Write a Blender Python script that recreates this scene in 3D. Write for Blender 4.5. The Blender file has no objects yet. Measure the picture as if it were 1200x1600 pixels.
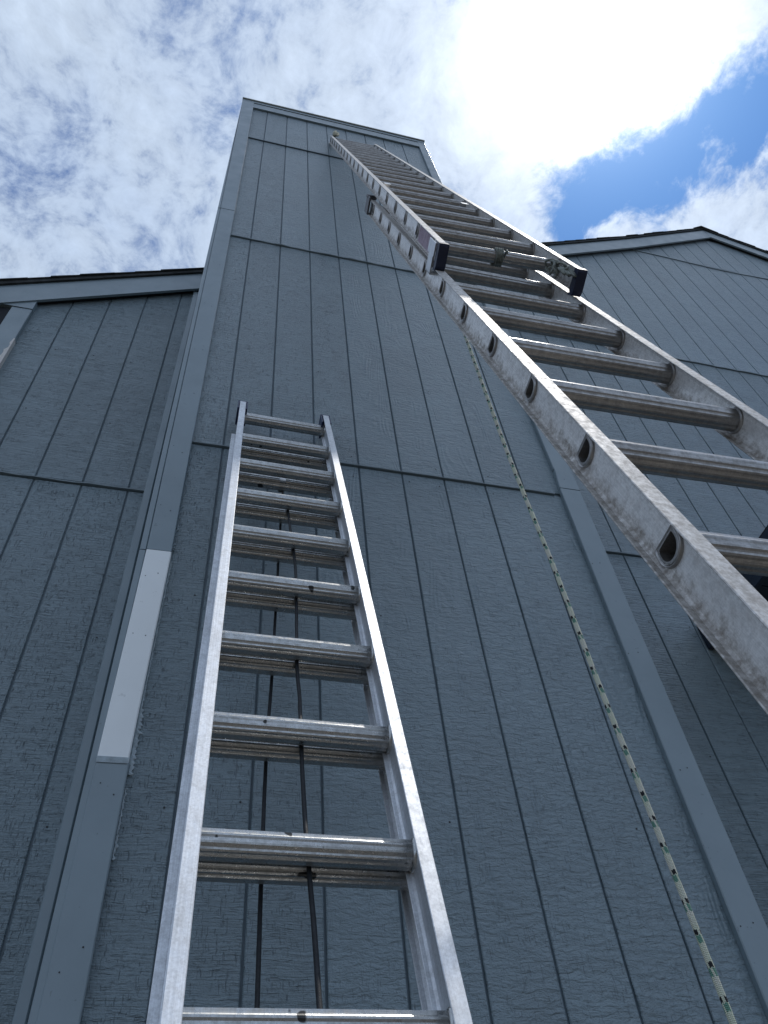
import bpy, math, random
from mathutils import Vector, Matrix
random.seed(7)
S = bpy.context.scene
C = S.collection
ZG = 4.41                      # height of the reference siding joint above the ground
G = 0.2032                     # groove spacing of the siding

# ------------------------------------------------------------------ camera
cam_d = bpy.data.cameras.new('camera'); cam = bpy.data.objects.new('camera', cam_d); C.objects.link(cam)
p, yw, rl = 0.87091183, 0.33276546, -0.12703628
fwd = Vector((math.sin(yw)*math.cos(p), math.cos(yw)*math.cos(p), math.sin(p)))
r0 = fwd.cross(Vector((0, 0, 1))).normalized(); u0 = r0.cross(fwd)
rt = math.cos(rl)*r0 + math.sin(rl)*u0
up = -math.sin(rl)*r0 + math.cos(rl)*u0
M = Matrix((rt, up, -fwd)).transposed().to_4x4()
M.translation = Vector((0, -2.03414, -2.86318 + ZG))
cam.matrix_world = M
cam_d.sensor_fit = 'HORIZONTAL'; cam_d.sensor_width = 36; cam_d.lens = 36*1218.56/1200
cam_d.clip_start = 0.05; cam_d.clip_end = 2000
S.camera = cam

# ------------------------------------------------------------------ sun, sky
SUN = Vector((0.327, 0.066, 0.943)).normalized()
sd = bpy.data.lights.new('sun', 'SUN'); sd.energy = 2.0; sd.angle = math.radians(0.9); sd.color = (1, 0.96, 0.9)
sun = bpy.data.objects.new('sun', sd); C.objects.link(sun)
sun.rotation_euler = SUN.to_track_quat('Z', 'Y').to_euler()
S.view_settings.view_transform = 'Standard'; S.view_settings.look = 'None'
S.view_settings.gamma = 1; S.view_settings.use_curve_mapping = False; S.view_settings.exposure = 0.42

world = bpy.data.worlds.new('World'); S.world = world; world.use_nodes = True
W = world.node_tree; W.nodes.clear()
class NT:
    def __init__(s, t): s.t = t
    def n(s, typ, **kw):
        nd = s.t.nodes.new(typ)
        for k, v in kw.items():
            if k.startswith('i_'):
                nd.inputs[k[2:].replace('_', ' ')].default_value = v
            else: setattr(nd, k, v)
        return nd
    def l(s, a, b): s.t.links.new(a, b)
    def val(s, x, sock):
        if isinstance(x, bpy.types.NodeSocket): s.l(x, sock)
        else: sock.default_value = x
    def m(s, op, a, b=0.0, c=None, clamp=False):
        nd = s.t.nodes.new('ShaderNodeMath'); nd.operation = op; nd.use_clamp = clamp
        s.val(a, nd.inputs[0]); s.val(b, nd.inputs[1])
        if c is not None: s.val(c, nd.inputs[2])
        return nd.outputs[0]
    def vm(s, op, a, b=None, scale=None):
        nd = s.t.nodes.new('ShaderNodeVectorMath'); nd.operation = op
        s.val(a, nd.inputs[0])
        if b is not None: s.val(b, nd.inputs[1])
        if scale is not None: s.val(scale, nd.inputs['Scale'])
        return nd
    def mr(s, x, a, b, c=0.0, d=1.0, smooth=False):
        nd = s.t.nodes.new('ShaderNodeMapRange')
        if smooth: nd.interpolation_type = 'SMOOTHSTEP'
        s.val(x, nd.inputs[0]); s.val(a, nd.inputs[1]); s.val(b, nd.inputs[2]); s.val(c, nd.inputs[3]); s.val(d, nd.inputs[4])
        return nd.outputs[0]
    def mix(s, f, a, b, typ='MIX'):
        nd = s.t.nodes.new('ShaderNodeMix'); nd.data_type = 'RGBA'; nd.blend_type = typ
        s.val(f, nd.inputs[0]); s.val(a, nd.inputs[6]); s.val(b, nd.inputs[7]); return nd.outputs[2]
    def noise(s, vec, scale, detail=4, rough=.55, dist=0.0, lac=2.0):
        nd = s.t.nodes.new('ShaderNodeTexNoise'); s.l(vec, nd.inputs['Vector'])
        nd.inputs['Scale'].default_value = scale; nd.inputs['Detail'].default_value = detail
        nd.inputs['Roughness'].default_value = rough; nd.inputs['Distortion'].default_value = dist
        nd.inputs['Lacunarity'].default_value = lac
        return nd.outputs[0]

w = NT(W)
tc = w.n('ShaderNodeTexCoord'); D = tc.outputs['Generated']
sky = w.n('ShaderNodeTexSky', sky_type='NISHITA', sun_disc=False)
sky.sun_elevation = math.asin(SUN.z); sky.sun_rotation = math.atan2(SUN.x, SUN.y)
sky.altitude = 100; sky.air_density = 1.0; sky.dust_density = 0.6; sky.ozone_density = 2.5
skyc = w.mix(1.0, sky.outputs[0], (0.021, 0.048, 0.084, 1), 'MULTIPLY')
sp = w.n('ShaderNodeSeparateXYZ'); w.l(D, sp.inputs[0])
zc = w.m('MAXIMUM', sp.outputs[2], 0.06)
px = w.m('DIVIDE', sp.outputs[0], zc); py = w.m('DIVIDE', sp.outputs[1], zc)
cb = w.n('ShaderNodeCombineXYZ'); w.l(px, cb.inputs[0]); w.l(py, cb.inputs[1]); PV = cb.outputs[0]
warp = w.n('ShaderNodeTexNoise'); w.l(PV, warp.inputs['Vector']); warp.inputs['Scale'].default_value = 5; warp.inputs['Detail'].default_value = 3
wv = w.vm('SCALE', w.vm('SUBTRACT', warp.outputs['Color'], (0.5, 0.5, 0.5)).outputs[0], scale=0.10).outputs[0]
PW = w.vm('ADD', PV, wv).outputs[0]
big = w.noise(PW, 4.2, 5, .58)
puff = w.noise(PW, 32, 9, .66)
mid = w.noise(PW, 10, 6, .6)
# blue gap running between two cloud banks: a band along a line in the cloud plane
def band(ax, ay, bx, by, width, rag):
    dx, dy = bx-ax, by-ay; L = math.hypot(dx, dy); dx /= L; dy /= L
    spx = w.n('ShaderNodeSeparateXYZ'); w.l(PW, spx.inputs[0])
    ex = w.m('SUBTRACT', spx.outputs[0], ax); ey = w.m('SUBTRACT', spx.outputs[1], ay)
    dist = w.m('ADD', w.m('MULTIPLY', ex, -dy), w.m('MULTIPLY', ey, dx))
    al = w.m('ADD', w.m('MULTIPLY', ex, dx), w.m('MULTIPLY', ey, dy))
    dist = w.m('ABSOLUTE', w.m('ADD', dist, w.m('MULTIPLY', w.m('SUBTRACT', mid, 0.5), rag)))
    a = w.mr(dist, 0.0, width, 1.0, 0.0, True)
    lim = w.m('MULTIPLY', w.mr(al, -0.03, 0.03, 0, 1, True), w.mr(al, 2.0, 2.6, 1, 0, True))
    return w.m('MULTIPLY', a, lim)
gap = band(0.380, 0.290, 0.60, 0.085, 0.108, 0.13)
dens = w.m('ADD', w.m('MULTIPLY', big, 0.55), w.m('MULTIPLY', mid, 0.60))
dens = w.m('ADD', dens, w.m('MULTIPLY', puff, 0.70))
# thicker towards the sun side of the sky, thinner low down
sdist = w.vm('DISTANCE', PV, (SUN.x/SUN.z, SUN.y/SUN.z, 0)).outputs['Value']
dens = w.m('ADD', dens, w.mr(sdist, 0.05, 0.45, 0.16, 0.0, True))
dens = w.m('SUBTRACT', dens, w.m('MULTIPLY', gap, 0.56))
cov = w.mr(dens, 0.565, 0.96, 0, 1, True)
# scattering of sunlight through the cloud: bright near the sun
dt = w.vm('DOT_PRODUCT', w.vm('NORMALIZE', D).outputs[0], tuple(SUN)).outputs['Value']
ang = w.m('ARCCOSINE', w.m('MINIMUM', dt, 0.999999))
g1 = w.m('MULTIPLY', w.m('EXPONENT', w.m('MULTIPLY', w.m('POWER', w.m('DIVIDE', ang, 0.088), 2.0), -1.0)), 2.6)
g2 = w.m('MULTIPLY', w.m('EXPONENT', w.m('MULTIPLY', w.m('DIVIDE', ang, 0.17), -1.0)), 0.52)
glow = w.m('ADD', g1, g2)
shade = w.mr(w.m('ADD', w.m('MULTIPLY', puff, .65), w.m('MULTIPLY', mid, .35)), 0.34, 0.66, 0.82, 1.12)
cl = w.mix(w.mr(big, .35, .65), (0.365, 0.455, 0.60, 1), (0.45, 0.535, 0.65, 1))
cl = w.vm('SCALE', cl, scale=shade).outputs[0]
gl = w.vm('SCALE', (1.0, 0.985, 0.955), scale=w.m('MULTIPLY', glow, w.m('MULTIPLY', shade, 1.0))).outputs[0]
cl = w.vm('ADD', cl, gl).outputs[0]
skyg = w.vm('ADD', skyc, w.vm('SCALE', (1.0, 1.0, 1.0), scale=w.m('MULTIPLY', glow, 0.16)).outputs[0]).outputs[0]
col = w.mix(w.m('MULTIPLY', cov, 0.93), skyg, cl)
bg = w.n('ShaderNodeBackground'); w.l(col, bg.inputs[0]); bg.inputs[1].default_value = 1.0
wo = w.n('ShaderNodeOutputWorld'); w.l(bg.outputs[0], wo.inputs[0])

# ------------------------------------------------------------------ helpers
def tag(o, label=None, cat=None, group=None, kind=None):
    if label: o['label'] = label
    if cat: o['category'] = cat
    if group: o['group'] = group
    if kind: o['kind'] = kind
    return o
def mesh(name, V, F, mat=None, smooth=False, uv=None):
    me = bpy.data.meshes.new(name); me.from_pydata([tuple(v) for v in V], [], F); me.update()
    if mat: me.materials.append(mat)
    if smooth:
        for pl in me.polygons: pl.use_smooth = True
    if uv:
        lay = me.uv_layers.new(name='UVMap')
        for i, lp in enumerate(me.loops): lay.data[i].uv = uv[lp.vertex_index]
    return me
def link(name, me, parent=None, loc=(0, 0, 0)):
    o = bpy.data.objects.new(name, me); C.objects.link(o); o.location = loc
    if parent: o.parent = parent
    return o
def empty(name, loc=(0, 0, 0)):
    o = bpy.data.objects.new(name, None); C.objects.link(o); o.location = loc; o.empty_display_size = .2
    return o
class MB:
    def __init__(s): s.V = []; s.F = []
    def add(s, V, F):
        b = len(s.V); s.V += [tuple(v) for v in V]; s.F += [tuple(i+b for i in f) for f in F]; return s
    def box(s, a, b, ch=0.0):
        (x0, y0, z0), (x1, y1, z1) = a, b
        if ch <= 0:
            V = [(x0,y0,z0),(x1,y0,z0),(x1,y1,z0),(x0,y1,z0),(x0,y0,z1),(x1,y0,z1),(x1,y1,z1),(x0,y1,z1)]
            F = [(0,3,2,1),(4,5,6,7),(0,1,5,4),(1,2,6,5),(2,3,7,6),(3,0,4,7)]
            return s.add(V, F)
        # chamfer the four long edges (axis = longest)
        d = (x1-x0, y1-y0, z1-z0); ax = d.index(max(d)); o = [i for i in range(3) if i != ax]
        lo = (x0, y0, z0); hi = (x1, y1, z1)
        a0, a1 = lo[o[0]], hi[o[0]]; b0, b1 = lo[o[1]], hi[o[1]]; c = min(ch, (a1-a0)*.45, (b1-b0)*.45)
        P = [(a0+c,b0),(a1-c,b0),(a1,b0+c),(a1,b1-c),(a1-c,b1),(a0+c,b1),(a0,b1-c),(a0,b0+c)]
        V = []
        for t in (lo[ax], hi[ax]):
            for q in P:
                v = [0,0,0]; v[ax] = t; v[o[0]] = q[0]; v[o[1]] = q[1]; V.append(v)
        F = [tuple(range(7,-1,-1)), tuple(range(8,16))] + [(i,(i+1)%8,8+(i+1)%8,8+i) for i in range(8)]
        if ax == 1: F = [tuple(reversed(f)) for f in F]
        return s.add(V, F)
    def prism(s, poly, y0, y1):          # polygon in x,z extruded in y
        n = len(poly)
        V = [(x, y0, z) for x, z in poly] + [(x, y1, z) for x, z in poly]
        F = [tuple(range(n)), tuple(range(2*n-1, n-1, -1))] + [(i, n+i, n+(i+1)%n, (i+1)%n) for i in range(n)]
        return s.add(V, F)
    def tube(s, pts, r, k=8, closed=False, rf=None):
        pts = [Vector(q) for q in pts]; n = len(pts); V = []; F = []
        ref = Vector((.3, .9, .2)).normalized()
        for i, q in enumerate(pts):
            t = (pts[(i+1) % n if closed else min(i+1, n-1)] - pts[(i-1) % n if closed else max(i-1, 0)]).normalized()
            a = t.cross(ref).normalized(); b = t.cross(a)
            ri = r if rf is None else rf(i/(n-1))
            for j in range(k):
                th = 2*math.pi*j/k; V.append(q + (a*math.cos(th) + b*math.sin(th))*ri)
        m_ = n if closed else n-1
        for i in range(m_):
            for j in range(k):
                F.append((i*k+j, i*k+(j+1)%k, ((i+1)%n)*k+(j+1)%k, ((i+1)%n)*k+j))
        if not closed: F += [tuple(range(k-1,-1,-1)), tuple((n-1)*k+j for j in range(k))]
        return s.add(V, F)
    def build(s, name, mat, parent=None, loc=(0,0,0), smooth=False):
        return link(name, mesh(name, s.V, s.F, mat, smooth), parent, loc)

def newmat(name):
    m = bpy.data.materials.new(name); m.use_nodes = True; t = m.node_tree; t.nodes.clear()
    q = NT(t); out = q.n('ShaderNodeOutputMaterial'); b = q.n('ShaderNodeBsdfPrincipled'); q.l(b.outputs[0], out.inputs[0])
    return m, q, b
def scaled(q, vec, sx, sy, sz):
    return q.vm('MULTIPLY', vec, (sx, sy, sz)).outputs[0]

# ------------------------------------------------------------------ materials
PAINT = (0.168, 0.232, 0.268, 1)
def siding_mat(name, style, gain=1.0):
    m, q, b = newmat(name)
    tc = q.n('ShaderNodeTexCoord'); oi = q.n('ShaderNodeObjectInfo')
    rv = q.vm('SCALE', (17.3, 3.1, 29.7), scale=oi.outputs['Random']).outputs[0]
    P0 = q.vm('ADD', tc.outputs['Object'], rv).outputs[0]
    geo = q.n('ShaderNodeNewGeometry'); WP = geo.outputs['Position']
    wob = q.noise(P0, 9, 3)
    P = q.vm('ADD', P0, q.vm('SCALE', (0, 0, 1), scale=q.m('MULTIPLY', q.m('SUBTRACT', wob, .5), 0.02)).outputs[0]).outputs[0]
    fine = q.noise(P, 190, 3, .6)
    saw = q.noise(scaled(q, P, 9, 9, 150), 1.0, 4, .65)
    saw2 = q.noise(scaled(q, P, 3.0, 3, 330), 1.0, 2, .5)
    # checks in the paint: short thin vertical cracks and finer cross hatching
    nzz = q.t.nodes.new('ShaderNodeTexNoise'); q.l(P0, nzz.inputs['Vector']); nzz.inputs['Scale'].default_value = 38
    PJ = q.vm('ADD', P0, q.vm('SCALE', q.vm('SUBTRACT', nzz.outputs[1], (.5, .5, .5)).outputs[0], scale=.010).outputs[0]).outputs[0]
    cv = q.mr(q.noise(scaled(q, PJ, 330, 50, 30), 1.0, 1, .4), .63, .70, 0, 1, True)
    ch_ = q.mr(q.noise(scaled(q, PJ, 26, 26, 330), 1.0, 1, .4), .63, .72, 0, 1, True)
    cmk = q.mr(q.noise(P0, 16, 3), .42, .58, 0, 1, True)
    crk = q.m('MULTIPLY', cv, q.mr(q.noise(P0, 22, 2), .40, .55, 0, 1, True))
    hat = q.m('MULTIPLY', ch_, cmk)
    # wood grain with arches
    gp = scaled(q, P0, 5.5, 5, 0.9)
    wn = q.noise(gp, 1.0, 2, .45)
    grain = q.m('PINGPONG', q.m('MULTIPLY', wn, 20.0), 0.5)
    grain = q.m('MULTIPLY', grain, q.mr(q.noise(P0, 5, 3), .47, .60, 0, 1, True))
    rip = q.noise(scaled(q, P, 22, 20, 70), 1.0, 4, .6, .6)
    if style == 'crackle':
        h = q.m('ADD', q.m('MULTIPLY', saw, .75), q.m('MULTIPLY', fine, .28))
        h = q.m('SUBTRACT', h, q.m('ADD', q.m('MULTIPLY', crk, .60), q.m('MULTIPLY', hat, .35))); d = .0100
    elif style == 'grain':
        h = q.m('ADD', q.m('MULTIPLY', rip, .95), q.m('MULTIPLY', fine, .22))
        h = q.m('ADD', h, q.m('MULTIPLY', grain, .55))
        h = q.m('SUBTRACT', h, q.m('MULTIPLY', crk, .12)); d = .0095
    else:
        h = q.m('ADD', q.m('MULTIPLY', saw, .5), q.m('MULTIPLY', saw2, .65))
        h = q.m('SUBTRACT', h, q.m('ADD', q.m('MULTIPLY', crk, .15), q.m('MULTIPLY', hat, .45))); d = .0090
    bp = q.n('ShaderNodeBump'); bp.inputs['Strength'].default_value = 1.0; bp.inputs['Distance'].default_value = d
    q.l(h, bp.inputs['Height']); q.l(bp.outputs[0], b.inputs['Normal'])
    # colour: paint, patchy weathering, grime in the checks, faint chalking
    tone = q.mr(q.noise(WP, 1.7, 5, .6), .3, .7, .90, 1.12)
    tone = q.m('MULTIPLY', tone, q.mr(oi.outputs['Random'], 0, 1, .965, 1.035))
    tone = q.m('MULTIPLY', tone, q.mr(saw, .30, .70, .93, 1.06))
    tone = q.m('MULTIPLY', tone, q.mr(q.noise(WP, 11, 6, .7), .3, .7, .93, 1.07))
    spk = q.mr(q.noise(P0, 75, 2, .5), .70, .745, 0, 1, True)
    dk = q.m('MAXIMUM', q.m('MAXIMUM', q.m('MULTIPLY', crk, .40), q.m('MULTIPLY', hat, .22)), q.m('MULTIPLY', spk, .5))
    c = q.vm('SCALE', tuple(x*gain for x in PAINT[:3]), scale=tone).outputs[0]
    c = q.mix(dk, c, (0.06, 0.08, 0.10, 1))
    chalk = q.mr(q.noise(WP, 2.6, 7, .7), .60, .74, 0, .16, True)
    c = q.mix(chalk, c, (0.40, 0.46, 0.52, 1))
    q.l(c, b.inputs['Base Color'])
    q.l(q.mr(fine, .3, .7, .28, .44), b.inputs['Roughness']); b.inputs['Specular IOR Level'].default_value = .9
    return m
M_crk = siding_mat('siding_paint_checked', 'crackle')
M_grn = siding_mat('siding_paint_grained', 'grain')
M_saw = siding_mat('siding_paint_sawn', 'sawn')
def plain_mat(name, col, rough=.5, metal=0.0, var=.10, scale=6, bump=.0006, bscale=120, spec=.5, specks=0.0):
    m, q, b = newmat(name)
    geo = q.n('ShaderNodeNewGeometry'); WP = geo.outputs['Position']
    t = q.mr(q.noise(WP, scale, 6, .62), .3, .7, 1-var, 1+var)
    c = q.vm('SCALE', col[:3], scale=t).outputs[0]
    if specks:
        c = q.mix(q.mr(q.noise(WP, 60, 2), .70, .75, 0, specks, True), c, (.02, .025, .03, 1))
    q.l(c, b.inputs['Base Color']); b.inputs['Metallic'].default_value = metal
    q.l(q.mr(q.noise(WP, scale*3, 4), .3, .7, max(.05, rough-.08), rough+.08), b.inputs['Roughness'])
    b.inputs['Specular IOR Level'].default_value = spec
    bp = q.n('ShaderNodeBump'); bp.inputs['Strength'].default_value = .7; bp.inputs['Distance'].default_value = bump
    q.l(q.noise(WP, bscale, 4), bp.inputs['Height']); q.l(bp.outputs[0], b.inputs['Normal'])
    return m
M_trim = plain_mat('trim_paint', (0.182, 0.244, 0.280, 1), .38, var=.07, scale=3, bump=.0008, bscale=22, specks=.3, spec=.9)
M_back = plain_mat('groove_shade_paint', (0.11, 0.15, 0.18, 1), .6, var=.1)  # same paint as the boards, groove shade put into a darker colour
M_white = plain_mat('white_primer', (0.88, 0.92, 0.93, 1), .42, var=.03, scale=4, bump=.0003, specks=.15)
M_caulk = plain_mat('grey_caulk', (0.34, 0.41, 0.45, 1), .6, var=.25, scale=40, bump=.002, bscale=90)
M_pale = plain_mat('pale_caulk', (0.55, 0.55, 0.52, 1), .6, var=.25, scale=30, bump=.002, bscale=90)
M_shing = plain_mat('dark_shingle', (0.045, 0.05, 0.052, 1), .9, var=.35, scale=18, bump=.004, bscale=220, spec=.2)
M_navy = plain_mat('dark_navy_paint', (0.020, 0.032, 0.055, 1), .5, var=.2)
M_metalcap = plain_mat('cap_metal', (0.34, 0.36, 0.33, 1), .45, metal=.3, var=.15)
M_black = plain_mat('black_rubber_and_shade', (0.012, 0.013, 0.016, 1), .55, var=.2, scale=20)  # rubber of the feet, also the painted shade behind the barge boards
M_blue = plain_mat('navy_plastic', (0.010, 0.022, 0.085, 1), .42, var=.15, scale=20)
M_dkblue = plain_mat('dark_blue_plastic', (0.008, 0.016, 0.05, 1), .5, var=.2, scale=20)
M_cord = plain_mat('black_cord', (0.013, 0.016, 0.02, 1), .65, var=.3, scale=60, bump=.001, bscale=500)
M_steel = plain_mat('zinc_steel', (0.55, 0.56, 0.57, 1), .38, metal=1, var=.2, scale=30)
M_dksteel = plain_mat('dark_steel', (0.12, 0.12, 0.13, 1), .5, metal=.8, var=.3, scale=30)
M_grass = plain_mat('gravel', (0.11, 0.10, 0.087, 1), .9, var=.4, scale=3, bump=.02, bscale=60, spec=.1)
M_nail = plain_mat('nail', (0.03, 0.035, 0.04, 1), .6)
M_rag = plain_mat('pale_cloth', (0.50, 0.49, 0.38, 1), .9, var=.35, scale=40, bump=.003, bscale=120)

def alu_mat(name, base, rough, dirt, dirtcol, metal=1.0, blot=0.0, stain=0.0, tar=0.0, axis='z'):
    m, q, b = newmat(name)
    tc = q.n('ShaderNodeTexCoord'); P = tc.outputs['Object']; oi = q.n('ShaderNodeObjectInfo')
    P = q.vm('ADD', P, q.vm('SCALE', (3.7, 9.1, 5.3), scale=oi.outputs['Random']).outputs[0]).outputs[0]
    st = (60, 60, 3) if axis == 'z' else (3, 60, 60)
    streak = q.noise(scaled(q, P, *st), 4.0, 4, .6)
    n1 = q.noise(P, 55, 8, .74); n2 = q.noise(P, 90, 5, .7); n3 = q.noise(P, 6, 5, .6)
    d = q.m('MULTIPLY', q.mr(n1, .42, .68, 0, 1, True), dirt)
    d = q.m('ADD', d, q.m('MULTIPLY', q.mr(streak, .55, .75, 0, 1, True), dirt*.5), clamp=True)
    if stain:                                    # grime that gathers in the root of the wall-side flange
        gx = q.n('ShaderNodeSeparateXYZ'); q.l(tc.outputs['Object'], gx.inputs[0])
        e = q.mr(q.m('ADD', gx.outputs[1], q.m('MULTIPLY', q.m('SUBTRACT', n1, .5), .05)), .004, .032, 0, stain, True)
        e2 = q.mr(q.m('ADD', gx.outputs[1], q.m('MULTIPLY', q.m('SUBTRACT', n1, .5), .03)), -.033, -.018, stain*.7, 0, True)
        d = q.m('ADD', d, q.m('MULTIPLY', q.m('ADD', e, e2), q.mr(n2, .3, .6, .35, 1)), clamp=True)
    c = q.vm('SCALE', base, scale=q.mr(n3, .3, .7, .86, 1.1)).outputs[0]
    ln_ = q.noise(scaled(q, P, 500, 500, 1.3), 1.0, 3, .6); n4 = q.noise(P, 240, 3, .7)
    c = q.vm('SCALE', c, scale=q.m('MULTIPLY', q.mr(ln_, .35, .65, .90, 1.06), q.mr(n4, .35, .65, .90, 1.08))).outputs[0]
    if blot: c = q.mix(q.mr(n2, .48, .62, 0, blot, True), c, tuple(x*.55 for x in base)+(1,))
    c = q.mix(d, c, dirtcol+(1,))
    if tar:
        c = q.mix(q.mr(q.noise(P, 26, 2, .4), .715, .735, 0, tar, True), c, (.015, .015, .015, 1))
    q.l(c, b.inputs['Base Color'])
    q.l(q.m('SUBTRACT', metal, q.m('MULTIPLY', d, metal*.75)), b.inputs['Metallic'])
    q.l(q.m('ADD', q.mr(n1, .3, .7, rough-.06, rough+.10), q.m('MULTIPLY', d, .3)), b.inputs['Roughness'])
    h = q.m('ADD', q.m('MULTIPLY', streak, .5), q.m('MULTIPLY', n2, .6))
    bp = q.n('ShaderNodeBump'); bp.inputs['Strength'].default_value = .5; bp.inputs['Distance'].default_value = .0006
    q.l(h, bp.inputs['Height']); q.l(bp.outputs[0], b.inputs['Normal'])
    return m
A_rail_old = alu_mat('aluminium_weathered', (.86, .85, .835), .45, .26, (.24, .215, .19), .60, .40, .75)
A_rung_old = alu_mat('aluminium_rung_weathered', (.42, .41, .40), .36, .35, (.12, .11, .10), .85, .3, 0, 0, 'x')
A_rail_new = alu_mat('aluminium_bright', (.74, .76, .79), .48, .26, (.34, .34, .34), .85, .12)
A_rung_new = alu_mat('aluminium_rung_bright', (.50, .505, .50), .27, .30, (.18, .17, .14), .95, .1, 0, .9, 'x')

# ------------------------------------------------------------------ ground
g = link('ground', mesh('gravel_ground', [(-400,-400,0),(400,-400,0),(400,400,0),(-400,400,0)], [(0,1,2,3)], M_grass)); tag(g, 'pale gravel ground the ladders stand on', kind='structure')

# ------------------------------------------------------------------ the house
house = empty('house', (0, .3, 0))
tag(house, 'blue-grey timber-sided gable house with a tall boxed chimney', 'house')
house.location = (0, 0, 0)
RK = [(-3.4, 0.43), (-1.40, 1.705), (-.301, 2.404), (1.2, 3.40), (2.807, 4.547), (3.982, 5.371), (5.36, 6.405), (6.109, 6.011), (9.4, 4.28)]
def rake(x, d=0.0):
    for (a, za), (b, zb) in zip(RK, RK[1:]):
        if x <= b: return za + (zb-za)*(x-a)/(b-a) + d + ZG
    return RK[-1][1] + d + ZG
YW = .30
xs = [-3.0] + [a for a, _ in RK[1:-1]] + [9.0]
top = [(x, rake(x, -.12)) for x in xs]
sheath = MB().prism([(9.0, 0)] + top[::-1] + [(-3.0, 0)], YW+.0078, YW+5.5).build('gable_wall', M_back, house)

def board(x0, x1, zt0, zt1, z0, y, mat, parent, th=.0105, ch=.0026):
    """one siding board between two grooves; top edge may slope with the rake"""
    w_ = x1-x0; q = [(0, th), (0, ch), (ch, 0), (w_-ch, 0), (w_, ch), (w_, th)]
    V = [(a, b_, 0) for a, b_ in q] + [(a, b_, (zt0 + (zt1-zt0)*a/w_) - z0) for a, b_ in q]
    n = 6; F = [tuple(range(n)), tuple(range(2*n-1, n-1, -1))] + [(i, n+i, n+(i+1)%n, (i+1)%n) for i in range(n)]
    key = (round(w_, 3), round(zt0-z0, 3), round(zt1-z0, 3), mat.name)
    if key not in BM: BM[key] = mesh('siding_board', V, F, mat)
    jy = random.uniform(-.0006, .0006)
    return link('siding_board', BM[key], parent, (x0, y+jy, z0))
BM = {}
GAP = .0068
def flashing(x0, x1, z, y, parent, rag=.0012, mat=None):
    n = max(3, int((x1-x0)/.06)); V = []; F = []
    for i in range(n+1):
        x = x0+(x1-x0)*i/n; a = random.gauss(0, rag); b_ = random.gauss(0, rag)
        V += [(x, y-.009+a*.6, z-.005+b_), (x, y-.0105+a*.6, z-.001+b_), (x, y-.004, z+.0065+b_), (x, y+.010, z+.0105), (x, y+.010, z-.005)]
    for i in range(n):
        for j in range(5):
            F.append((i*5+j, i*5+(j+1) % 5, (i+1)*5+(j+1) % 5, (i+1)*5+j))
    F += [(4,3,2,1,0), tuple(n*5+j for j in range(5))]
    return link('joint_flashing', mesh('joint_flashing', V, F, mat or M_trim), parent)

# wall boards left of the chimney
gl_ = [-.39 - .1985*i for i in range(0, 14)]
gl_ = [-.185] + gl_
JL = -.012
for a, b_ in zip(gl_[1:], gl_[:-1]):
    x0, x1 = a+GAP/2, b_-GAP/2
    if x1 < -1.17 and x0 < -2.6: pass
    zt0, zt1 = rake(x0, -.285), rake(x1, -.285)
    board(x0, x1, zt0, zt1, JL+ZG+.012, YW, M_saw, sheath)
    board(x0, x1, JL+ZG-.014, JL+ZG-.014, JL-2.44+ZG+.012, YW, M_crk, sheath)
    board(x0, x1, JL-2.44+ZG-.006, JL-2.44+ZG-.006, .12, YW, M_crk, sheath)
flashing(-2.9, -.318, JL+ZG, YW, sheath, .002)
flashing(-2.9, -.318, JL-2.44+ZG, YW, sheath)
# wall boards right of the chimney
gr_ = [G*(10.2+1.052*k) for k in range(-2, 33)]
JR = [-.015, 2.51, 5.09]
for a, b_ in zip(gr_[:-1], gr_[1:]):
    x0, x1 = a+GAP/2, b_-GAP/2
    zs = [-4.29, -2.45] + JR + [99]
    for i in range(len(zs)-1):
        zb = zs[i]+ZG+(.012 if i else 0)
        zt0 = min(zs[i+1]+ZG-.013, rake(x0, -.265)); zt1 = min(zs[i+1]+ZG-.013, rake(x1, -.265))
        if max(zt0, zt1) < zb+.05: continue
        zt0 = max(zt0, zb+.01); zt1 = max(zt1, zb+.01)
        board(x0, x1, zt0, zt1, zb, YW, M_saw if i < 3 else M_grn, sheath)
for z, xa, xb in ((-2.45, 1.70, 8.6), (JR[0], 1.70, 8.6), (JR[1], 1.70, 8.6)): flashing(xa, xb, z+ZG, YW, sheath, .0014)
# sagging upper joint under the peak
V = []; 
zz = lambda x: JR[2] + ZG + (.03 if x < 3.9 else 0) - .035*math.exp(-((x-5.0)/.5)**2) + .05*max(0, x-5.25)
f_ = MB(); n = 40
for i in range(n+1):
    x = 3.75+(7.3-3.75)*i/n; z = zz(x)
    V += [(x, YW-.008, z-.006), (x, YW-.008, z+.008), (x, YW+.009, z+.010), (x, YW+.009, z-.006)]
F = [(i*4+j, i*4+(j+1) % 4, i*4+4+(j+1) % 4, i*4+4+j) for i in range(n) for j in range(4)] + [(3,2,1,0), tuple(n*4+j for j in range(4))]
link('joint_flashing', mesh('joint_flashing', V, F, M_trim), sheath)

# inner corner strip beside the chimney
MB().box((-.320, .278, .1), (-.286, YW-.001, rake(-.31, -.31)), .004).build('corner_strip', M_trim, sheath)
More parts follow.
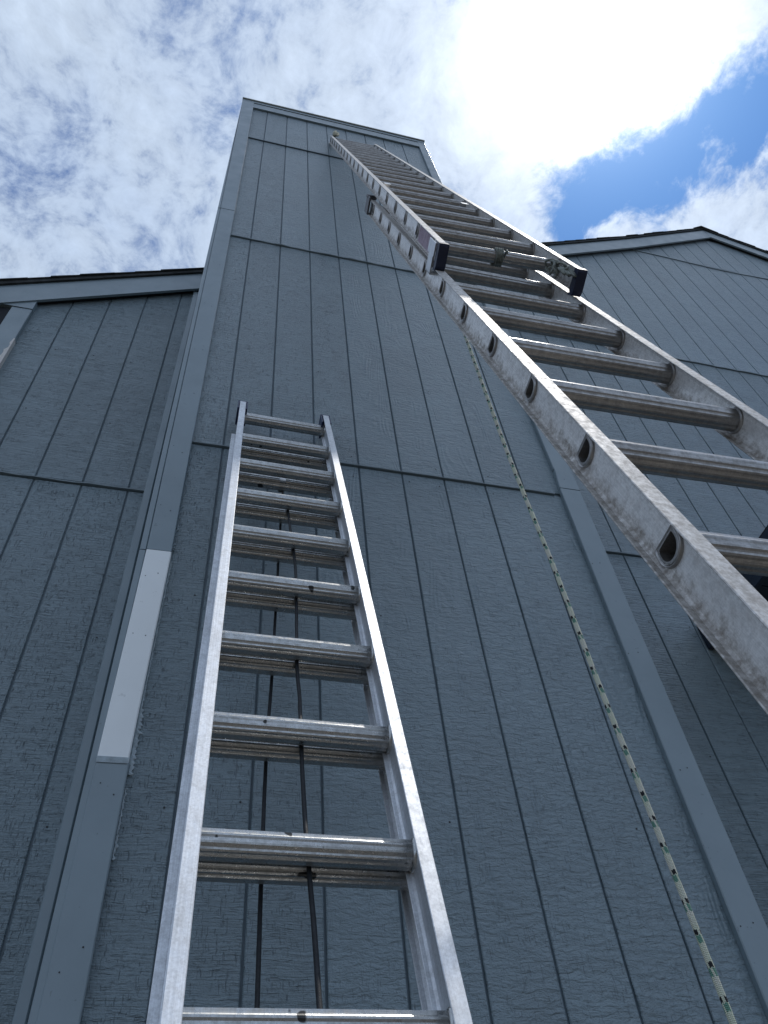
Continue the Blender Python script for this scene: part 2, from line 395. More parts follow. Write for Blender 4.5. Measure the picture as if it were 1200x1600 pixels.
# window at far left: header, side board, pane coloured black for the unlit interior
win = MB().box((-1.70, .284, 1.0), (-1.262, .299, 1.44+ZG)).build('window', M_black, house)
m_, q_, b_m = newmat('window_unlit_interior'); b_m.inputs['Base Color'].default_value = (.006, .008, .012, 1); b_m.inputs['Roughness'].default_value = .5; b_m.inputs['Specular IOR Level'].default_value = .1
MB().box((-1.66, .278, 2.9), (-1.268, .283, 1.43+ZG)).build('window_pane', m_, win)
MB().box((-1.268, .270, 2.6), (-1.160, YW-.001, 1.449+ZG), .003).build('window_side_board', M_trim, win)
MB().box((-1.81, .270, 2.6), (-1.70, YW-.001, 1.35+ZG), .003).build('window_side_board', M_trim, win)
MB().prism([(-1.80, 1.452+ZG), (-1.158, 1.452+ZG), (-1.158, rake(-1.158, -.302)), (-1.33, rake(-1.33, -.302))], .266, YW-.001).build('window_header', M_trim, win)
# peeled patch on the side board
V = []; n = 16
for i in range(n+1):
    z = 1.10-.42*i/n
    wd = (.004+.026*(i/n)**.7)*(1+.25*random.uniform(-1, 1)) * (.35 if i in (3, 4) else 1)
    V += [(-1.1615-wd, .2685, z+ZG), (-1.1585, .2685, z+ZG), (-1.1585, .2999, z+ZG)]
F = [(i*3+j, i*3+j+1, i*3+4+j, i*3+3+j) for i in range(n) for j in range(2)]
link('peeled_patch', mesh('peeled_patch', V, F, plain_mat('bare_white', (.62, .60, .57, 1), .6)), win)
tag(win, 'dark window under the left roof edge')

# rake (barge) boards and roof
def strip(name, xa, xb, d0, d1, y0, y1, mat, parent):
    xs_ = [xa] + [a for a, _ in RK if xa < a < xb] + [xb]
    poly = [(x, rake(x, d0)) for x in xs_] + [(x, rake(x, d1)) for x in reversed(xs_)]
    return MB().prism(poly, y0, y1).build(name, mat, parent)
for xa, xb, dd in ((-3.3, -.236, -.305), (1.70, 5.358, -.300), (5.362, 9.3, -.285)):
    bb = strip('barge_board', xa, xb, dd, -.068, .258, .274, M_trim, house)
    strip('barge_shade_strip', xa, xb, dd+.022, -.068, .2745, .2985, M_black, bb)  # black strip added as painted shade under the barge board
# roof deck: two slopes
def slope(xa, xb, name):
    xs_ = [xa] + [a for a, _ in RK if xa < a < xb] + [xb]
    poly = [(x, rake(x, -.066)) for x in xs_] + [(x, rake(x, -.030)) for x in reversed(xs_)]
    return MB().prism(poly[::-1], .245, 6.0).build(name, M_shing, house)
roof = slope(-3.4, 5.36, 'roof')
roof2 = slope(5.361, 9.4, 'roof')
def shingles(xa, xb, dirn, parent):
    x = xa if dirn > 0 else xb
    step = .150
    while (x < xb if dirn > 0 else x > xa):
        x1 = x+dirn*step*1.25
        za, zb = rake(x, -.028), rake(min(max(x1, xa), xb), -.028)
        yo = .235 + random.uniform(-.004, .005); t0 = .014+random.uniform(-.002, .004)
        V = [(x, yo, za), (x, yo, za+t0), (x1, yo, zb+.006), (x1, yo, zb), (x, 5.9, za), (x, 5.9, za+t0), (x1, 5.9, zb+.006), (x1, 5.9, zb)]
        F = [(0,1,2,3), (7,6,5,4), (0,4,5,1), (1,5,6,2), (2,6,7,3), (3,7,4,0)]
        if dirn > 0: F = [tuple(reversed(f)) for f in F]
        link('shingle_course', mesh('shingle_course', V, F, M_shing), parent)
        x += dirn*step
shingles(-3.4, 5.30, 1, roof); shingles(5.42, 9.4, -1, roof2)
MB().prism([(5.18, rake(5.18, -.012)), (5.36, rake(5.36, .022)), (5.54, rake(5.54, -.012)), (5.36, rake(5.36, .002))], .232, 5.95).build('ridge_cap', M_shing, roof)

# dark canopy at right
can = MB().box((2.326, -.62, -.600+ZG), (5.6, .296, -.560+ZG)).build('canopy', M_navy, house)
MB().box((2.296, -.645, -.632+ZG), (2.325, .296, -.487+ZG), .004).build('canopy_side_board', M_navy, can)
MB().box((2.296, -.672, -.632+ZG), (5.6, -.646, -.487+ZG), .004).build('canopy_front_board', M_navy, can)
for k in range(7):
    MB().box((2.327, -.644+.134*k, -.612+ZG), (5.59, -.644+.134*k+.128, -.6015+ZG)).build('soffit_board', M_navy, can)
MB().prism([(2.300, -.4865+ZG), (5.7, -.4865+ZG), (5.7, -.480+ZG), (2.300, -.480+ZG)], -.69, .296).build('canopy_roof', M_shing, can)
tag(can, 'dark navy canopy sticking out of the wall')

# ------------------------------------------------------------------ chimney
XL, XR = -.232, 1.690
chim = MB().box((XL+.012, .0078, 0), (XR-.012, 1.35, 6.16+ZG)).build('chimney', M_back, house)
tag(chim, 'tall boxed chimney clad in grooved blue-grey siding')
gx = [-.205] + [k*G for k in range(0, 8)] + [1.665]
ZJ = [-4.29, -2.44, 0.0, 2.447, 4.875, 6.05]
for i in range(5):
    for k, (a, b_) in enumerate(zip(gx[:-1], gx[1:])):
        x0, x1 = a+GAP/2, b_-GAP/2
        mat = M_crk if (k <= 1 or (i == 2 and k <= 3) or (i == 1 and k <= 2)) else M_grn
        zt = ZJ[i+1]+ZG-.013
        board(x0, x1, zt, zt, ZJ[i]+ZG+.0115, 0.0, mat, chim)
flashing(-.150, 1.575, ZG, 0, chim, .0007)
flashing(-.150, 1.60, 2.447+ZG, 0, chim, .0022)
flashing(-.148, 1.60, 4.875+ZG, 0, chim, .0006, M_back)
# corner boards: left in four lengths, one of them bare white
def quadboard(name, x0b, x1b, x0t, x1t, z0, z1, y0, y1, mat, parent, ch=.003):
    V = []
    for (xa, xb, z) in ((x0b, x1b, z0), (x0t, x1t, z1)):
        V += [(xa, y1, z), (xa, y0+ch, z), (xa+ch, y0, z), (xb-ch, y0, z), (xb, y0+ch, z), (xb, y1, z)]
    n = 6; F = [tuple(range(n)), tuple(range(2*n-1, n-1, -1))] + [(i, n+i, n+(i+1)%n, (i+1)%n) for i in range(n)]
    return link(name, mesh(name, V, F, mat), parent)
F0, F1 = -.0215, -.0008
quadboard('corner_board', -.233, -.141, -.230, -.141, .1, -1.592+ZG, F0, F1, M_trim, chim)
wb = quadboard('corner_board', -.229, -.144, -.221, -.133, -1.589+ZG, -.728+ZG, F0-.001, F1, M_white, chim)
tag(wb, 'unpainted white length of corner board')
quadboard('corner_board', -.221, -.133, -.236, -.136, -.724+ZG, 2.872+ZG, F0, F1, M_trim, chim)
quadboard('corner_board', -.237, -.137, -.262, -.147, 2.876+ZG, 6.115+ZG, F0-.0015, F1, M_trim, chim)
# side boards, seen edge-on left of the front boards
quadboard('corner_board', -.2505, -.2345, -.2455, -.2225, .1, -.73+ZG, -.0185, .285, M_trim, chim)
quadboard('corner_board', -.2450, -.2225, -.2560, -.2365, -.726+ZG, 2.872+ZG, -.0185, 1.3, M_trim, chim)
quadboard('corner_board', -.2560, -.2375, -.2645, -.2630, 2.876+ZG, 6.115+ZG, -.0200, 1.3, M_trim, chim)
# lower splice plate on the bottom of white board
MB().box((-.229, F0-.0025, -1.597+ZG), (-.144, F0-.0012, -1.578+ZG)).build('paint_lap', M_caulk, chim)
quadboard('corner_board', 1.566, 1.672, 1.606, 1.712, .1, .030+ZG, F0, F1, M_trim, chim)
quadboard('corner_board', 1.606, 1.714, 1.618, 1.712, .034+ZG, .19+ZG, F0-.001, F1, M_trim, chim)
quadboard('corner_board', 1.616, 1.712, 1.612, 1.692, .191+ZG, 6.115+ZG, F0, F1, M_trim, chim)
# top fascia and metal cap
quadboard('fascia_board', -.150, 1.640, -.150, 1.640, 5.945+ZG, 6.10+ZG, -.0185, F1, M_trim, chim)
fb = MB(); fb.prism([(-.262, 6.116+ZG), (1.692, 6.116+ZG), (1.692, 6.18+ZG), (-.262, 6.18+ZG)], -.0235, 1.37); fb.build('fascia_board', M_trim, chim)
MB().prism([(-.268, 6.181+ZG), (1.700, 6.181+ZG), (1.700, 6.205+ZG), (-.268, 6.205+ZG)], -.034, 1.38).build('metal_cap', M_metalcap, chim)
# ragged caulk lines
def caulk(pts, wd, y, mat, amp, n=80, name='caulk_bead'):
    V = []; F = []
    (xa, za), (xb, zb) = pts
    for i in range(n+1):
        t = i/n; x = xa+(xb-xa)*t; z = za+(zb-za)*t
        w0 = wd*(.6+.4*random.random()) + amp*max(0, random.gauss(0, 1))
        V += [(x-.002, y+.0015, z+ZG), (x+w0*.4, y-.0035, z+ZG), (x+w0, y+.0005, z+ZG)]
    for i in range(n):
        for j in range(2): F.append((i*3+j, i*3+j+1, i*3+4+j, i*3+3+j))
    return link(name, mesh(name, V, F, mat), chim)
caulk([(-.143, -1.55), (-.132, -.76)], .007, -.0035, M_caulk, .0009, 160)
caulk([(-.143, -1.62), (-.143, -1.40)], .016, -.0025, M_caulk, .0035, 40)
caulk([(-.142, -1.86), (-.142, -1.66)], .008, -.0025, M_caulk, .0028, 40)
caulk([(-.140, 2.86), (-.146, 4.9)], .006, -.004, M_pale, .0015, 60)
caulk([(-.134, -.70), (-.134, -.10)], .005, -.003, M_trim, .005, 70)
# whitish smear beside the bead high up
# nail heads
nb = MB()
def nail(x, y, z, r=.0024):
    V = [(x+r*math.cos(a*math.pi/3), y, z+ZG+r*math.sin(a*math.pi/3)) for a in range(6)] + [(x, y-.0012, z+ZG)]
    nb.add(V, [(i, (i+1) % 6, 6) for i in range(6)])
for z in (-2.1, -1.68, -1.15, -.85, -.5, -.1, .35, .8, 1.3, 1.9, 2.5): nail(-.205, F0-.0012, z+random.uniform(-.03, .03), .0019); nail(-.165, F0-.0012, z+random.uniform(-.03, .03))
for z in (-2.0, -1.5, -1.0, -.5, .1): nail(1.61+random.uniform(-.01, .01), F0-.0012, z); nail(1.65, F0-.0012, z+.01)
for k in range(0, 8):
    for z in (-.075, .06, .8, 1.6, 2.36, 2.55, -.9, -1.7):
        if random.random() < .55: nail(k*G+random.choice((-.03, .03)), -.0013, z+random.uniform(-.02, .02), .0036)
nb.build('nail_heads', M_nail, chim)['kind'] = 'stuff'
nb = MB()
for k in range(-1, 9):
    for z in (-1.9, -1.2, -.5, .1, .9, 1.7, 2.4):
        if random.random() < .4: nail(G*(10.2+1.052*k)+random.choice((-.03, .03)), YW-.0013, z+random.uniform(-.02, .02), .004)
for x in gl_[1:6]:
    for z in (-1.6, -.9, -.1, .5, 1.1):
        if random.random() < .6: nail(x+random.choice((-.03, .03)), YW-.0013, z+random.uniform(-.02, .02), .004)
nb.build('nail_heads', M_nail, sheath)['kind'] = 'stuff'

# ------------------------------------------------------------------ ladders
def frame(a, b, rr):
    s = Vector((math.sin(a)*math.cos(b), math.cos(a)*math.cos(b), math.sin(b)))
    u = s.cross(Vector((0, 0, 1))).normalized()
    if u.x < 0: u = -u
    n = u.cross(s)
    return math.cos(rr)*u + math.sin(rr)*n, s, -math.sin(rr)*u + math.cos(rr)*n
def fmat(v):
    u, s, n = frame(*v[3:6]); m = Matrix((u, -n, s)).transposed().to_4x4()      # local x=u, y=towards wall, z=up the ladder
    m.translation = Vector((v[0], v[1], v[2]+ZG)); return m
R = .3048
# D-shaped rung outline in (y, z): flat tread up, round below; y=towards wall
def dprof(wy, hz, n=48, ribs=True, tilt=math.radians(12)):
    P = []
    ctrl = []
    for i in range(n):
        th = 2*math.pi*i/n
        y = math.cos(th); z = math.sin(th)
        if z > 0: z = min(z, .62)*1.0; y = max(-1, min(1, y*1.12))
        rr = 1.0
        if ribs: rr = 1 + (.030 if (i//2) % 2 else -.030)
        P.append((y*wy/2*rr, (z+.12)*hz/1.62*rr))
    ct, st = math.cos(tilt), math.sin(tilt)
    return [(y*ct - z*st, y*st + z*ct) for y, z in P]
def rung_mesh(x0, x1, mat, wy, hz, wall=.0022):
    O = dprof(wy, hz); I = [(y*(1-2*wall/wy*1.6), z*(1-2*wall/hz*1.6)) for y, z in dprof(wy, hz, ribs=False)]
    n = len(O); V = [(x0, y, z) for y, z in O]+[(x1, y, z) for y, z in O]+[(x0, y, z) for y, z in I]+[(x1, y, z) for y, z in I]
    F = []
    for i in range(n):
        j = (i+1) % n
        F += [(i, n+i, n+j, j), (2*n+j, 3*n+j, 3*n+i, 2*n+i), (i, j, 2*n+j, 2*n+i), (n+j, n+i, 3*n+i, 3*n+j)]
    return mesh('rung', V, F, mat)
def ring_mesh(x, sgn, mat, wy, hz):
    """double-beaded swaged collar lying against the web at x, standing out along sgn"""
    prof = [(1.00, -.001), (1.00, .004), (1.03, .0055), (1.07, .0045), (1.09, .002), (1.13, .005), (1.19, .005), (1.23, .0), (1.23, -.001)]
    B = dprof(wy, hz, ribs=False); n = len(B); V = []; F = []
    cy = sum(b[0] for b in B)/n; cz = sum(b[1] for b in B)/n
    for f_, o_ in prof:
        V += [(x+sgn*o_, cy+(y-cy)*f_, cz+(z-cz)*f_) for y, z in B]
    for r_ in range(len(prof)-1):
        for i in range(n):
            j = (i+1) % n; q = (r_*n+i, r_*n+j, (r_+1)*n+j, (r_+1)*n+i)
            F.append(q if sgn > 0 else tuple(reversed(q)))
    return mesh('rung_collar', V, F, mat, True)
def rail_mesh(x0, x1, yf, yb, s0, s1, rungs, mat, wy, hz, wt=.0026, ft=.0030, lip=.0):
    """I-beam: front flange at y=yf, back flange at y=yb, web in the middle with D holes"""
    mb = MB(); xm = (x0+x1)/2
    mb.box((x0, yf, s0), (x1, yf+ft, s1), .0012); mb.box((x0, yb-ft, s0), (x1, yb, s1), .0012)
    # small fillet ribs where web meets the flanges and a raised line on the web
    B = dprof(wy, hz, ribs=False); n = len(B)
    B = [(y*1.02, z*1.02) for y, z in B]
    ya, yb2 = yf+ft, yb-ft
    cuts = [s0] + [ (rungs[i]+rungs[i+1])*.5*R for i in range(len(rungs)-1)] + [s1]
    for k, r_ in enumerate(rungs):
        z0, z1 = cuts[k], cuts[k+1]; zc = r_*R
        for sx in (-1, 1):
            x = xm+sx*wt/2; out = []; inn = []
            for y, z in B:
                a = math.atan2(z, y); cy, sy = math.cos(a), math.sin(a)
                hy = yb2 if cy > 0 else ya; hz_ = (z1-zc) if sy > 0 else (z0-zc)
                t = min(abs(hy/cy) if abs(cy) > 1e-6 else 1e9, abs(hz_/sy) if abs(sy) > 1e-6 else 1e9)
                out.append((x, cy*t, zc+sy*t)); inn.append((x, y, zc+z))
            V = out+inn; F = []
            for i in range(n):
                j = (i+1) % n; q = (i, j, n+j, n+i)
                F.append(q if sx > 0 else tuple(reversed(q)))
            # four corner triangles
            cor = [(yb2, z1), (ya, z1), (ya, z0), (yb2, z0)]
            mb.add(V, F)
            for cyy, czz in cor:
                ca = math.atan2(czz-zc, cyy)
                best = None
                for i in range(n):
                    a0 = math.atan2(B[i][1], B[i][0]); a1 = math.atan2(B[(i+1) % n][1], B[(i+1) % n][0])
                    d = (a1-a0) % (2*math.pi); e = (ca-a0) % (2*math.pi)
                    if d < 1.5 and e <= d: best = i; break
                if best is not None:
                    mb.add([out[best], out[(best+1) % n], (x, cyy, czz)], [(0, 2, 1) if sx > 0 else (0, 1, 2)])
    # web fillets
    for sx in (-1, 1):
        for yy, sg in ((ya, 1), (yb2, -1)):
            xa = xm+sx*wt/2
            V = [(xa, yy, s0), (xa+sx*.004, yy, s0), (xa, yy+sg*.004, s0), (xa, yy, s1), (xa+sx*.004, yy, s1), (xa, yy+sg*.004, s1)]
            mb.add(V, [(1, 4, 5, 2), (0, 2, 1), (3, 4, 5)])
        for yy in (-.0045, -.0015, .0015):
            pass
    return mesh('side_rail', mb.V, mb.F, mat)
def place(me, name, root_m, parent, rootinv, off=(0, 0, 0)):
    o = bpy.data.objects.new(name, me); C.objects.link(o); o.parent = parent
    o.matrix_basis = rootinv @ root_m @ Matrix.Translation(Vector(off)); return o
def section(root, rootinv, v, yf, yb, s0, s1, rungs, mats, wy, hz, s1r=None, s0r=None, rails=True):
    m = fmat(v); W_, F_ = v[6], v[8]; rm, um = mats; out = {}
    wt = .0026
    L = place(rail_mesh(0, F_, yf, yb, s0, s1, rungs, rm, wy, hz), 'side_rail', m, root, rootinv)
    Rr = place(rail_mesh(W_-F_, W_, yf, yb, s0r if s0r is not None else s0, s1r if s1r else s1, rungs, rm, wy, hz), 'side_rail', m, root, rootinv)
    me = rung_mesh(F_/2-.006, W_-F_/2+.006, um, wy, hz)
    rings = [ring_mesh(F_/2-wt/2, -1, um, wy, hz), ring_mesh(F_/2+wt/2, 1, um, wy, hz), ring_mesh(W_-F_/2-wt/2, -1, um, wy, hz), ring_mesh(W_-F_/2+wt/2, 1, um, wy, hz)]
    for k in rungs:
        r_ = place(me, 'rung', m, root, rootinv, (0, 0, k*R))
        for rg in rings:
            c_ = bpy.data.objects.new('rung_collar', rg); C.objects.link(c_); c_.parent = r_
    return m, L, Rr

Vb = [0.55196, -1.48259, -2.16749, 0.019357, 1.361787, -0.002741, 0.48155, 0.06989, 0.03248]
Vf = [0.5569, -1.1920, -0.4131, 0.0533, 1.3722, -0.0169, 0.4595, 0.0686, 0.0269]
def ground_pt(v):
    u, s, n = frame(*v[3:6]); O = Vector((v[0], v[1], v[2]+ZG)); t = -O.z/s.z
    return O + s*t + u*v[6]/2
big_l = empty('extension_ladder', ground_pt(Vb))
tag(big_l, 'long weathered aluminium extension ladder leaning up to the chimney top, its upper section raised', 'ladder', None)
inv = Matrix.Translation(-Vector(big_l.location))
mB, LB, RB = section(big_l, inv, Vb, -.035, .035, -2.28, 3.50, list(range(-7, 12)), (A_rail_old, A_rung_old), .044, .038)
mF, LF, RF = section(big_l, inv, Vf, -.0343, .0343, -.138, 5.86, list(range(0, 20)), (A_rail_old, A_rung_old), .041, .034, s0r=-.180)
def cap(name, m, root, rinv, x0, x1, y0, y1, z0, z1, mat, ch=.004):
    mb = MB().box((x0, y0, z0), (x1, y1, z1), ch); return place(mesh(name, mb.V, mb.F, mat), name, m, root, rinv)
# navy end caps on the foot of the raised section, each with a hook notch
def foot_cap(x0, x1, zt, m):
    mb = MB(); zb = zt-.030
    prof = [(-.0358, zt+.002), (-.0358, zb+.004), (-.028, zb), (.030, zb-.004), (.046, zb+.004), (.050, zt+.004), (.043, zt+.006), (.040, zt-.006), (.036, zt-.004), (.036, zt+.002)]
    n = len(prof); V = [(x0, y, z) for y, z in prof]+[(x1, y, z) for y, z in prof]
    mb.add(V, [tuple(range(n-1, -1, -1)), tuple(range(n, 2*n))]+[(i, (i+1) % n, n+(i+1) % n, n+i) for i in range(n)])
    return place(mesh('end_cap', mb.V, mb.F, M_dkblue), 'end_cap', m, big_l, inv)
foot_cap(-.002, Vf[8]+.002, -.138, mF); foot_cap(Vf[6]-Vf[8]-.002, Vf[6]+.002, -.180, mF)
# rubber feet on the ground end
for xx in (0, Vb[6]-Vb[8]): cap('foot_pad', mB, big_l, inv, xx-.004, xx+Vb[8]+.004, -.045, .045, -2.34, -2.22, M_black)
# top guide bracket of the base section (dark, slotted) and lower guide clip
mb = MB(); mb.box((-.010, -.050, 3.40), (-.002, .034, 3.52), .002); mb.box((-.012, -.052, 3.47), (.036, -.036, 3.53), .003)
place(mesh('guide_bracket', mb.V, mb.F, M_dksteel), 'guide_bracket', mB, big_l, inv)
xr = Vb[6]
mb = MB(); mb.box((xr+.002, -.050, 3.40), (xr+.010, .034, 3.52), .002); mb.box((xr-.036, -.052, 3.47), (xr+.012, -.036, 3.53), .003)
place(mesh('guide_bracket', mb.V, mb.F, M_dksteel), 'guide_bracket', mB, big_l, inv)
mb = MB(); mb.box((-.008, .010, -.130), (-.003, .066, -.060), .001); mb.box((-.008, .060, -.130), (.012, .066, -.060), .001); mb.box((-.0075, -.030, -.135), (-.003, .012, -.030), .001)
place(mesh('guide_clip', mb.V, mb.F, M_steel), 'guide_clip', mF, big_l, inv)
# faded label near the rail's foot
mb = MB().box((Vf[8]/2-.0021, -.026, .03), (Vf[8]/2-.0016, .026, .27))
M_lab = alu_mat('faded_label', (.40, .30, .37), .6, .5, (.20, .15, .18), .1, .3)
# label made as two strips clear of the rung holes
mb = MB().box((Vf[8]/2-.0021, -.0285, .035), (Vf[8]/2-.0016, .0285, .272))
place(mesh('faded_label', mb.V, mb.F, M_lab), 'faded_label', mF, big_l, inv)
# rung locks (bent metal hooks) on the raised section
for xx, sg, zz_ in ((.060, 1, 1.60), (Vf[6]-.060, -1, 1.29)):
    mb = MB()
    mb.box((xx-.016, .018, zz_-.06), (xx-.013, .060, zz_+.07)); mb.box((xx+.013, .018, zz_-.06), (xx+.016, .060, zz_+.07))
    mb.box((xx-.016, -.030, zz_+.02), (xx+.016, -.027, zz_+.075)); mb.box((xx-.016, -.030, zz_+.072), (xx+.016, .050, zz_+.0755))
    place(mesh('rung_lock', mb.V, mb.F, M_steel), 'rung_lock', mF, big_l, inv)
# pulley on the top rung of the base section
mb = MB(); xm = Vb[6]/2
mb.box((xm-.014, -.018, 3.26), (xm-.011, .030, 3.34)); mb.box((xm+.011, -.018, 3.26), (xm+.014, .030, 3.34)); mb.tube([(xm-.010, .010, 3.28), (xm+.010, .010, 3.28)], .022, 14)
place(mesh('pulley', mb.V, mb.F, M_dksteel), 'pulley', mB, big_l, inv)

# short ladder
Vs = [0.018226, -0.765152, -2.206473, 0.041696, 1.284159, -0.050251, 0.407616, 0.12, 0.026396]
Vt = [0.001846, -0.708809, -2.213187, 0.038775, 1.283312, -0.047268, 0.437508, 0.07, 0.030]
sm_l = empty('extension_ladder', ground_pt(Vt))
tag(sm_l, 'shorter bright aluminium ladder with blue-capped tops leaning on the chimney below the long one', 'ladder')
inv2 = Matrix.Translation(-Vector(sm_l.location))
mS, LS, RS = section(sm_l, inv2, Vs, -.056, .020, -2.0, 2.515, list(range(-6, 9)), (A_rail_new, A_rung_new), .047, .041)
mT, LT, RT_ = section(sm_l, inv2, Vt, -.034, .034, -2.27, 2.262, list(range(-7, 8)), (A_rail_new, A_rung_new), .047, .041)
for x0 in (0, Vs[6]-Vs[8]):
    mb = MB()
    mb.box((x0-.009, -.050, 2.43), (x0-.001, .032, 2.545), .002); mb.box((x0+Vs[8]+.001, -.050, 2.43), (x0+Vs[8]+.009, .032, 2.545), .002)
    mb.box((x0-.009, -.050, 2.519), (x0+Vs[8]+.009, .032, 2.545), .002); mb.box((x0-.006, .021, 2.455), (x0+Vs[8]+.006, .033, 2.518), .002)
    place(mesh('end_cap', mb.V, mb.F, M_blue), 'end_cap', mS, sm_l, inv2)
for xx in (0, Vt[6]-Vt[8]): cap('foot_pad', mT, sm_l, inv2, xx-.004, xx+Vt[8]+.004, -.045, .045, -2.33, -2.21, M_black)
# dark guide strip inside the right base rail
mb = MB().box((Vt[6]-Vt[8]-.004, -.010, -2.2), (Vt[6]-Vt[8]-.001, .030, 2.2), .001)
# steel hook over a rung of the base section
mb = MB(); hx = .2165; zk = 6*R
mb.box((hx-.011, -.026, zk-.028), (hx+.011, -.0225, zk+.022)); mb.box((hx-.011, -.026, zk+.0225), (hx+.011, .024, zk+.026)); mb.box((hx-.011, .0245, zk-.01), (hx+.011, .027, zk+.026))
hk = place(mesh('rope_hook', mb.V, mb.F, M_steel), 'rope_hook', mT, sm_l, inv2)

# ------------------------------------------------------------------ cords and ropes
def smooth_pts(P, n=8):
    P = [Vector(q) for q in P]; out = []
    Q = [P[0]]+P+[P[-1]]
    for i in range(1, len(Q)-2):
        for k in range(n):
            t = k/n; a, b_, c, d = Q[i-1], Q[i], Q[i+1], Q[i+2]
            out.append(.5*((2*b_)+(-a+c)*t+(2*a-5*b_+4*c-d)*t*t+(-a+3*b_-3*c+d)*t**3))
    out.append(P[-1]); return out
def rope_obj(name, pts, r, mat, lobes=3, pitch=.03, k=18, depth=.12, world=None):
    pts = [Vector(q) for q in pts]; n = len(pts); V = []; F = []; UV = []
    Ls = 0; ref = Vector((.31, .93, .11)).normalized()
    for i, q in enumerate(pts):
        if i: Ls += (pts[i]-pts[i-1]).length
        t = (pts[min(i+1, n-1)]-pts[max(i-1, 0)]).normalized(); a = t.cross(ref).normalized(); b_ = t.cross(a)
        for j in range(k):
            th = 2*math.pi*j/k; rr = r*(1-depth+depth*abs(math.cos(lobes*.5*th+Ls/pitch*2*math.pi*.5)))
            V.append(q+(a*math.cos(th)+b_*math.sin(th))*rr); UV.append((j/k, Ls))
    for i in range(n-1):
        for j in range(k): F.append((i*k+j, i*k+(j+1) % k, (i+1)*k+(j+1) % k, (i+1)*k+j))
    F += [tuple(range(k-1, -1, -1)), tuple((n-1)*k+j for j in range(k))]
    me = mesh(name, V, F, mat, True, UV)
    o = bpy.data.objects.new(name, me); C.objects.link(o)
    return o
# green-flecked rope: pattern follows the braid through UVs
M_rope, q, b = newmat('flecked_rope')
uvn = q.n('ShaderNodeUVMap'); sx = q.n('ShaderNodeSeparateXYZ'); q.l(uvn.outputs[0], sx.inputs[0])
U_, V_ = sx.outputs[0], sx.outputs[1]
tri = q.m('PINGPONG', q.m('MULTIPLY', U_, 6.0), .5)                       # braid direction
ph = q.m('FRACT', q.m('ADD', q.m('MULTIPLY', V_, 1/.052), q.m('MULTIPLY', tri, .10)))
rw = q.m('FRACT', q.m('ADD', q.m('MULTIPLY', V_, 1/.007), q.m('MULTIPLY', U_, 3.0)))
strand = q.m('MULTIPLY', q.m('SINE', q.m('ADD', q.m('MULTIPLY', V_, 1150.0), q.m('MULTIPLY', U_, 37.7))), q.m('SINE', q.m('SUBTRACT', q.m('MULTIPLY', V_, 1150.0), q.m('MULTIPLY', U_, 37.7))))
blk = q.m('MULTIPLY', q.m('LESS_THAN', q.m('ABSOLUTE', q.m('SUBTRACT', ph, .50)), .085), q.m('GREATER_THAN', q.m('FRACT', q.m('ADD', q.m('MULTIPLY', U_, 3.0), q.m('MULTIPLY', V_, 7.0))), .38))
grn = q.m('MULTIPLY', q.m('LESS_THAN', q.m('ABSOLUTE', q.m('SUBTRACT', ph, .72)), .12), q.m('GREATER_THAN', q.m('FRACT', q.m('ADD', q.m('MULTIPLY', U_, 3.0), q.m('MULTIPLY', V_, 11.0))), .30))
geo = q.n('ShaderNodeNewGeometry')
cr = q.mix(q.mr(q.noise(geo.outputs['Position'], 35, 4), .4, .6), (.80, .80, .70, 1), (.72, .78, .62, 1))
cr = q.mix(q.mr(strand, -.3, .3, .30, 0), cr, (.20, .20, .15, 1))
cr = q.mix(q.m('MULTIPLY', grn, .85), cr, (.05, .24, .18, 1)); cr = q.mix(blk, cr, (.012, .014, .018, 1))
q.l(cr, b.inputs['Base Color']); b.inputs['Roughness'].default_value = .8
bp = q.n('ShaderNodeBump'); bp.inputs['Strength'].default_value = .8; bp.inputs['Distance'].default_value = .0012
q.l(strand, bp.inputs['Height']); q.l(bp.outputs[0], b.inputs['Normal'])
K = 1.244/1.334
ry = -.79
raw = [(0.914, 0.554), (0.912, 0.029), (0.917, -0.684), (0.924, -0.961), (0.938, -1.308), (0.943, -1.544), (0.949, -1.80), (0.957, -2.0), (0.965, -2.28), (0.972, -2.62), (.978, -3.3), (.99, -4.45)]
rp = [(.806, -.815, 1.150+ZG), (.822, -.792, 1.12+ZG), (.835, -.79, .95+ZG)] + [(x*K, ry, -2.863+(z+2.863)*K+ZG) for x, z in raw]
rp[-1] = (rp[-1][0], ry, .012)
rope = rope_obj('rope', smooth_pts(rp, 14), .0060, M_rope, 6, .03, 20, .06)
tag(rope, 'cream rope flecked with green and black hanging down in front of the siding', 'rope')
# knots on the raised section
def local(m, pts): return [m @ Vector(q) for q in pts]
def coil(m, x, zc, n, wr, name, label, mat):
    pts = []
    for i in range(n*14+1):
        a = 2*math.pi*i/14; k_ = i/(n*14)
        pts.append((x+(k_-.5)*wr+random.uniform(-.001, .001), .0265*math.cos(a), zc+.002+.0235*math.sin(a)))
    t0 = pts[-1]
    pts += [(x+wr*.5+.004, -.030, zc-.03), (x+wr*.5-.002, -.026, zc-.055)]
    o = rope_obj(name, local(m, pts), .0042, mat, 3, .012, 10, .15)
    tag(o, label, 'rope'); return o
M_oldrope = plain_mat('old_grey_rope', (.20, .22, .20, 1), .9, var=.5, scale=60, bump=.002, bscale=300)
coil(mF, .232, 0.0, 4, .026, 'rope_wrap', 'grey-green rope lashed in four turns round the bottom rung of the raised ladder section', M_oldrope)
xk = Vf[6]-.062
pts = []
for i in range(60):
    a = i*.62; rr = .030+.012*math.sin(i*.9)
    pts.append((xk+.018*math.sin(i*.37)+.004*math.sin(i*1.7), -.016-.008*math.cos(a*.5)+rr*.4*math.cos(a), -.055-.085*(i/60)+rr*math.sin(a)))
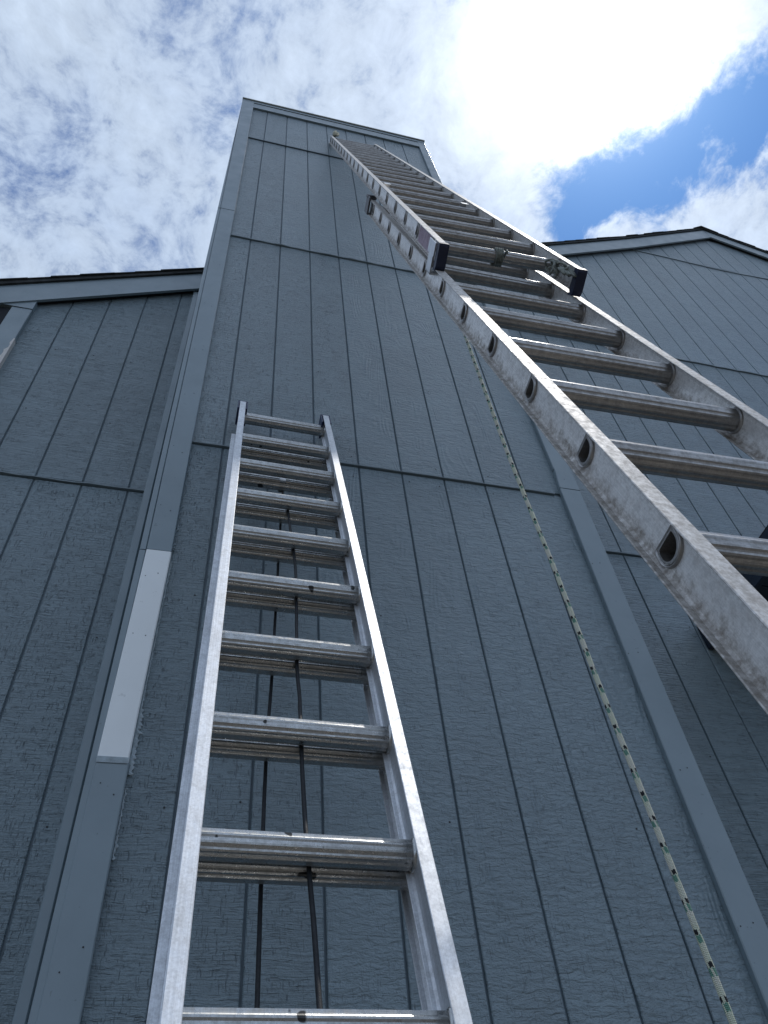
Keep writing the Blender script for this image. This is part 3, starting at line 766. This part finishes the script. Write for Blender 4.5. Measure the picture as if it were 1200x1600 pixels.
for i in range(5):
    x_ = xk-.012+.009*i
    pts += [(x_, -.022, -.16), (x_+.004, -.014, -.215-.015*(i % 2)), (x_+.008, -.022, -.155)]
kn = rope_obj('knotted_rope', local(mF, smooth_pts(pts, 3)), .0040, M_oldrope, 3, .012, 8, .15)
tag(kn, 'tangled knot of old rope hanging by the right rail of the raised ladder section', 'rope')
# black cords of the short ladder
c2 = [(.211, 1.56), (.211, 1.513), (.217, 1.316), (.224, 1.127), (.221, .895), (.213, .588), (.215, .459), (.213, .302), (.212, .182), (.213, .071), (.215, -.027), (.218, -.147), (.219, -.26), (.222, -.5), (.226, -1.2), (.23, -1.9), (.235, -2.29)]
o = rope_obj('cord', local(mS, smooth_pts([(x, .0275, z) for x, z in c2], 5)), .0046, M_cord, 3, .02, 10, .1)
tag(o, 'wavy black cord hanging in front of the rear rungs of the short ladder', 'cord')
c1 = [(.212, .060, 1.905), (.208, .088, 1.87), (.191, .09, 1.428), (.177, .09, 1.029), (.163, .09, .631), (.149, .09, .299), (.139, .09, -.219), (.135, .09, -.6), (.13, .09, -1.4), (.125, .09, -2.29)]
o = rope_obj('cord', local(mS, smooth_pts(c1, 6)), .0042, M_cord, 3, .02, 10, .1)
tag(o, 'straight black cord hanging from a steel hook behind the rungs of the short ladder', 'cord')
# loop of cord at the hook
lp = []
for i in range(25):
    a = 2*math.pi*i/24; lp.append((.2165+.010*math.sin(a), .040+.008*math.cos(a*2), 6*R-.045+.022*math.cos(a)))
o = rope_obj('cord_loop', local(mT, lp), .0035, M_cord, 3, .02, 8, .1)
tag(o, 'small black cord loop hanging in the steel hook of the short ladder', 'cord')
# pale rag tied near the top of the long ladder
rb = []; F = []
cx_, cz_ = .052, 5.86
seg, ringn = 10, 9
for i in range(ringn):
    ph_ = math.pi*i/(ringn-1)
    for j in range(seg):
        th = 2*math.pi*j/seg; k_ = 1+.55*math.sin(3.1*th+i*1.9)*math.sin(ph_)+random.uniform(-.18, .18)
        rb.append((cx_+.026*k_*math.sin(ph_)*math.cos(th), -.052+.024*k_*math.sin(ph_)*math.sin(th), cz_+.085*math.cos(ph_)*(1+.1*random.random())))
for i in range(ringn-1):
    for j in range(seg): F.append((i*seg+j, i*seg+(j+1) % seg, (i+1)*seg+(j+1) % seg, (i+1)*seg+j))
me = mesh('rag', local(mF, rb), F, M_rag, True)
o = link('rag', me); tag(o, 'pale yellowish rag tied at the very top of the long ladder', 'rag')

S.render.engine = 'CYCLES'
S.cycles.max_bounces = 8
